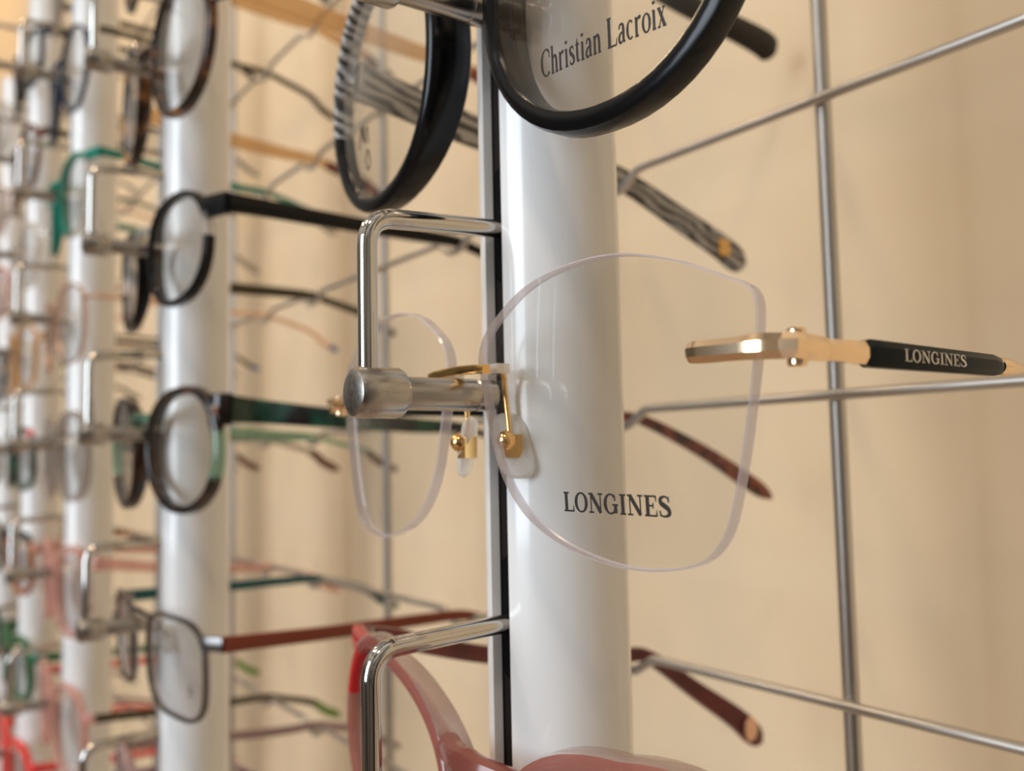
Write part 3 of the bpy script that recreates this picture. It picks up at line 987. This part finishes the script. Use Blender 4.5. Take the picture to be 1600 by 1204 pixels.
root, g, ol = make_glasses(1, -1, 'grey metal rectangular glasses with rust brown temples on the second pole', GUNMETAL, RUST, w=48, h=31, x0=9.5, zc=-8.8, p=3.4, a=1.4, b=1.8, metal=True, h0=5.2, h1=3.4, zh=1.5, ltm=PETROL, tip=None, hb=1.8, zb=4.0, tw=1.8, taper=0.04)
mb = MB()
for q, (du, dz) in enumerate(((0, 0), (1.5, -0.8), (0.6, -2.0))):
    lettering(mb, 'I', GLYPH, 1.6, 2.4, lambda u, v: g.pt(1, 37 + du + u, -0.06, -15 + dz + v))
mb.build('lens_mark', PRINT, [c for c in root.children if c.name.startswith('lens')][1])
make_glasses(1, -2, 'mauve glasses on the second pole, below the grey metal pair', MAUVE, MAUVE, w=48, h=36, h0=4.6, h1=3.2, zh=8)

FAR = [
    # third pole, from the top down
    (2, 4, 'smoky brown', SMOKE, OLIVE, dict(w=49, h=38)),
    (2, 3, 'thin black and blue round', NAVY, OLIVE, dict(w=46, h=43, p=2.0, a=1.6, b=2.2, h0=3.4, h1=3.0, ltm=SATIN)),
    (2, 2, 'teal', TEAL, TEAL, dict(w=49, h=38, a=2.6, b=4, zh=9, zc=-7, h0=4.6, tip=SMOKE, tip_at=0.72, two=CRYSTAL, split=lambda u, z, pb: u > 16 and z < 5)),
    (2, 1, 'thin pale gold', ROSEGOLD, ROSEGOLD, dict(w=48, h=40, a=1.1, b=1.5, metal=True, h0=2.2, h1=2.2, tip=BLUE, tip_at=0.93, zh=4, hb=1.6, tw=1.6, ltm=OLIVE)),
    (2, 0, 'smoky grey translucent', SMOKE, SMOKE, dict(w=48, h=40, a=3.6, b=4, h0=5, tip=BROWN, tip_at=0.76)),
    (2, -1, 'blush pink translucent', BLUSH, BLUSH, dict(w=49, h=38, a=4.2, b=4.2, lift=3, h0=6.5, zh=9, two=ORANGE, split=lambda u, z, pb: u > 40 and z > 4 and pb[1] > 0)),
    (2, -2, 'blush pink, olive and coral', BLUSH, OLIVE, dict(w=50, h=40, a=3.2, b=3.6, h0=4.4, tip=LIME, tip_at=0.78, ltm=CORAL)),
    (2, -3, 'plum', PURPLE, PURPLE, dict(w=49, h=38, a=3.2, b=3.6)),
    # fourth pole
    (3, 4, 'black rectangular', BLACK, BLACK, dict(w=50, h=32, p=3.2)),
    (3, 3, 'bronze', BROWN, OLIVE, dict(w=48, h=42, p=2.0, a=2)),
    (3, 2, 'clear crystal', CRYSTAL, CRYSTAL, dict(w=48, h=38, a=3.6)),
    (3, 1, 'tan', AMBER_CLEAR, TORTOISE, dict(w=49, h=40, a=3.0)),
    (3, 0, 'dark green', GREEN_TORT, GREEN_TORT, dict(w=49, h=36, a=3.4, two=CORAL, split=lambda u, z, pb: u > 44 and z > 4)),
    (3, -1, 'black and orange', ORANGE, ORANGE, dict(w=49, h=36, a=3.4, two=BLACK, split=lambda u, z, pb: z > 6)),
    (3, -2, 'bright green', GREEN, GREEN, dict(w=48, h=36, a=3.6, b=4, h0=6)),
    (3, -3, 'coral red', CORAL, CORAL, dict(w=49, h=38, a=4.4, b=4.4, h0=6)),
    (3, -4, 'pale rose', BLUSH, MAUVE, dict(w=49, h=38, a=3.2)),
    # fifth pole
    (4, 4, 'pale grey', CRYSTAL, SATIN, dict(w=48, h=38, a=3)),
    (4, 3, 'rose gold', ROSEGOLD, ROSEGOLD, dict(w=48, h=38, a=1.4, b=1.8, h0=2.6, h1=2.4)),
    (4, 2, 'dusty pink', BLUSH, BLUSH, dict(w=48, h=38, a=3.4)),
    (4, 1, 'dark brown', TORTOISE, TORTOISE, dict(w=48, h=38, a=3.2)),
    (4, 0, 'silver', SATIN, SATIN, dict(w=48, h=38, a=1.6, b=2, h0=3, h1=2.6)),
    (4, -1, 'olive', OLIVE, OLIVE, dict(w=48, h=38, a=3.2)),
    (4, -2, 'forest green', GREEN_TORT, GREEN_TORT, dict(w=48, h=38, a=3.2)),
    (4, -3, 'mauve grey', MAUVE, MAUVE, dict(w=48, h=38, a=3.2)),
    (4, -4, 'magenta', PURPLE, PURPLE, dict(w=48, h=38, a=3.2)),
    (4, -5, 'navy', NAVY, NAVY, dict(w=48, h=38, a=3.2)),
]
for i, k, word, fm, tm, kw in FAR:
    kw = dict(kw)
    kw.setdefault('detail', 1 if i == 2 else 0)
    kw.setdefault('zh', 4)
    kw.setdefault('zc', -6.5)
    above = {2: 'third', 3: 'fourth', 4: 'fifth'}[i]
    make_glasses(i, k, f'{word} glasses on the {above} pole from the nearest', fm, tm, **kw)

# pegs: one for every pair
HELD = {(0, 2): 'black pair at the top of the nearest pole', (0, 1): 'black and zebra round pair', (0, 0): 'rimless gold pair, the sharpest in the photo', (0, -1): 'rose pink cat-eye pair',
        (1, 3): 'brown pair at the top of the second pole', (1, 2): 'tortoiseshell round pair', (1, 1): 'black browline pair', (1, 0): 'green and brown pair', (1, -1): 'grey metal rectangular pair', (1, -2): 'mauve pair on the second pole'}
for i, k, word, *_ in FAR:
    HELD[(i, k)] = f'{word} pair on the {ORD[i]} pole'
first = None
for (i, k), what in HELD.items():
    lab = f'chrome peg holding the {what}'
    if first is None:
        first = build_peg(lab, PX[i], k * ROW)
    else:
        o = copy_tree(first, (PX[i], -12, k * ROW))
        o['label'] = lab
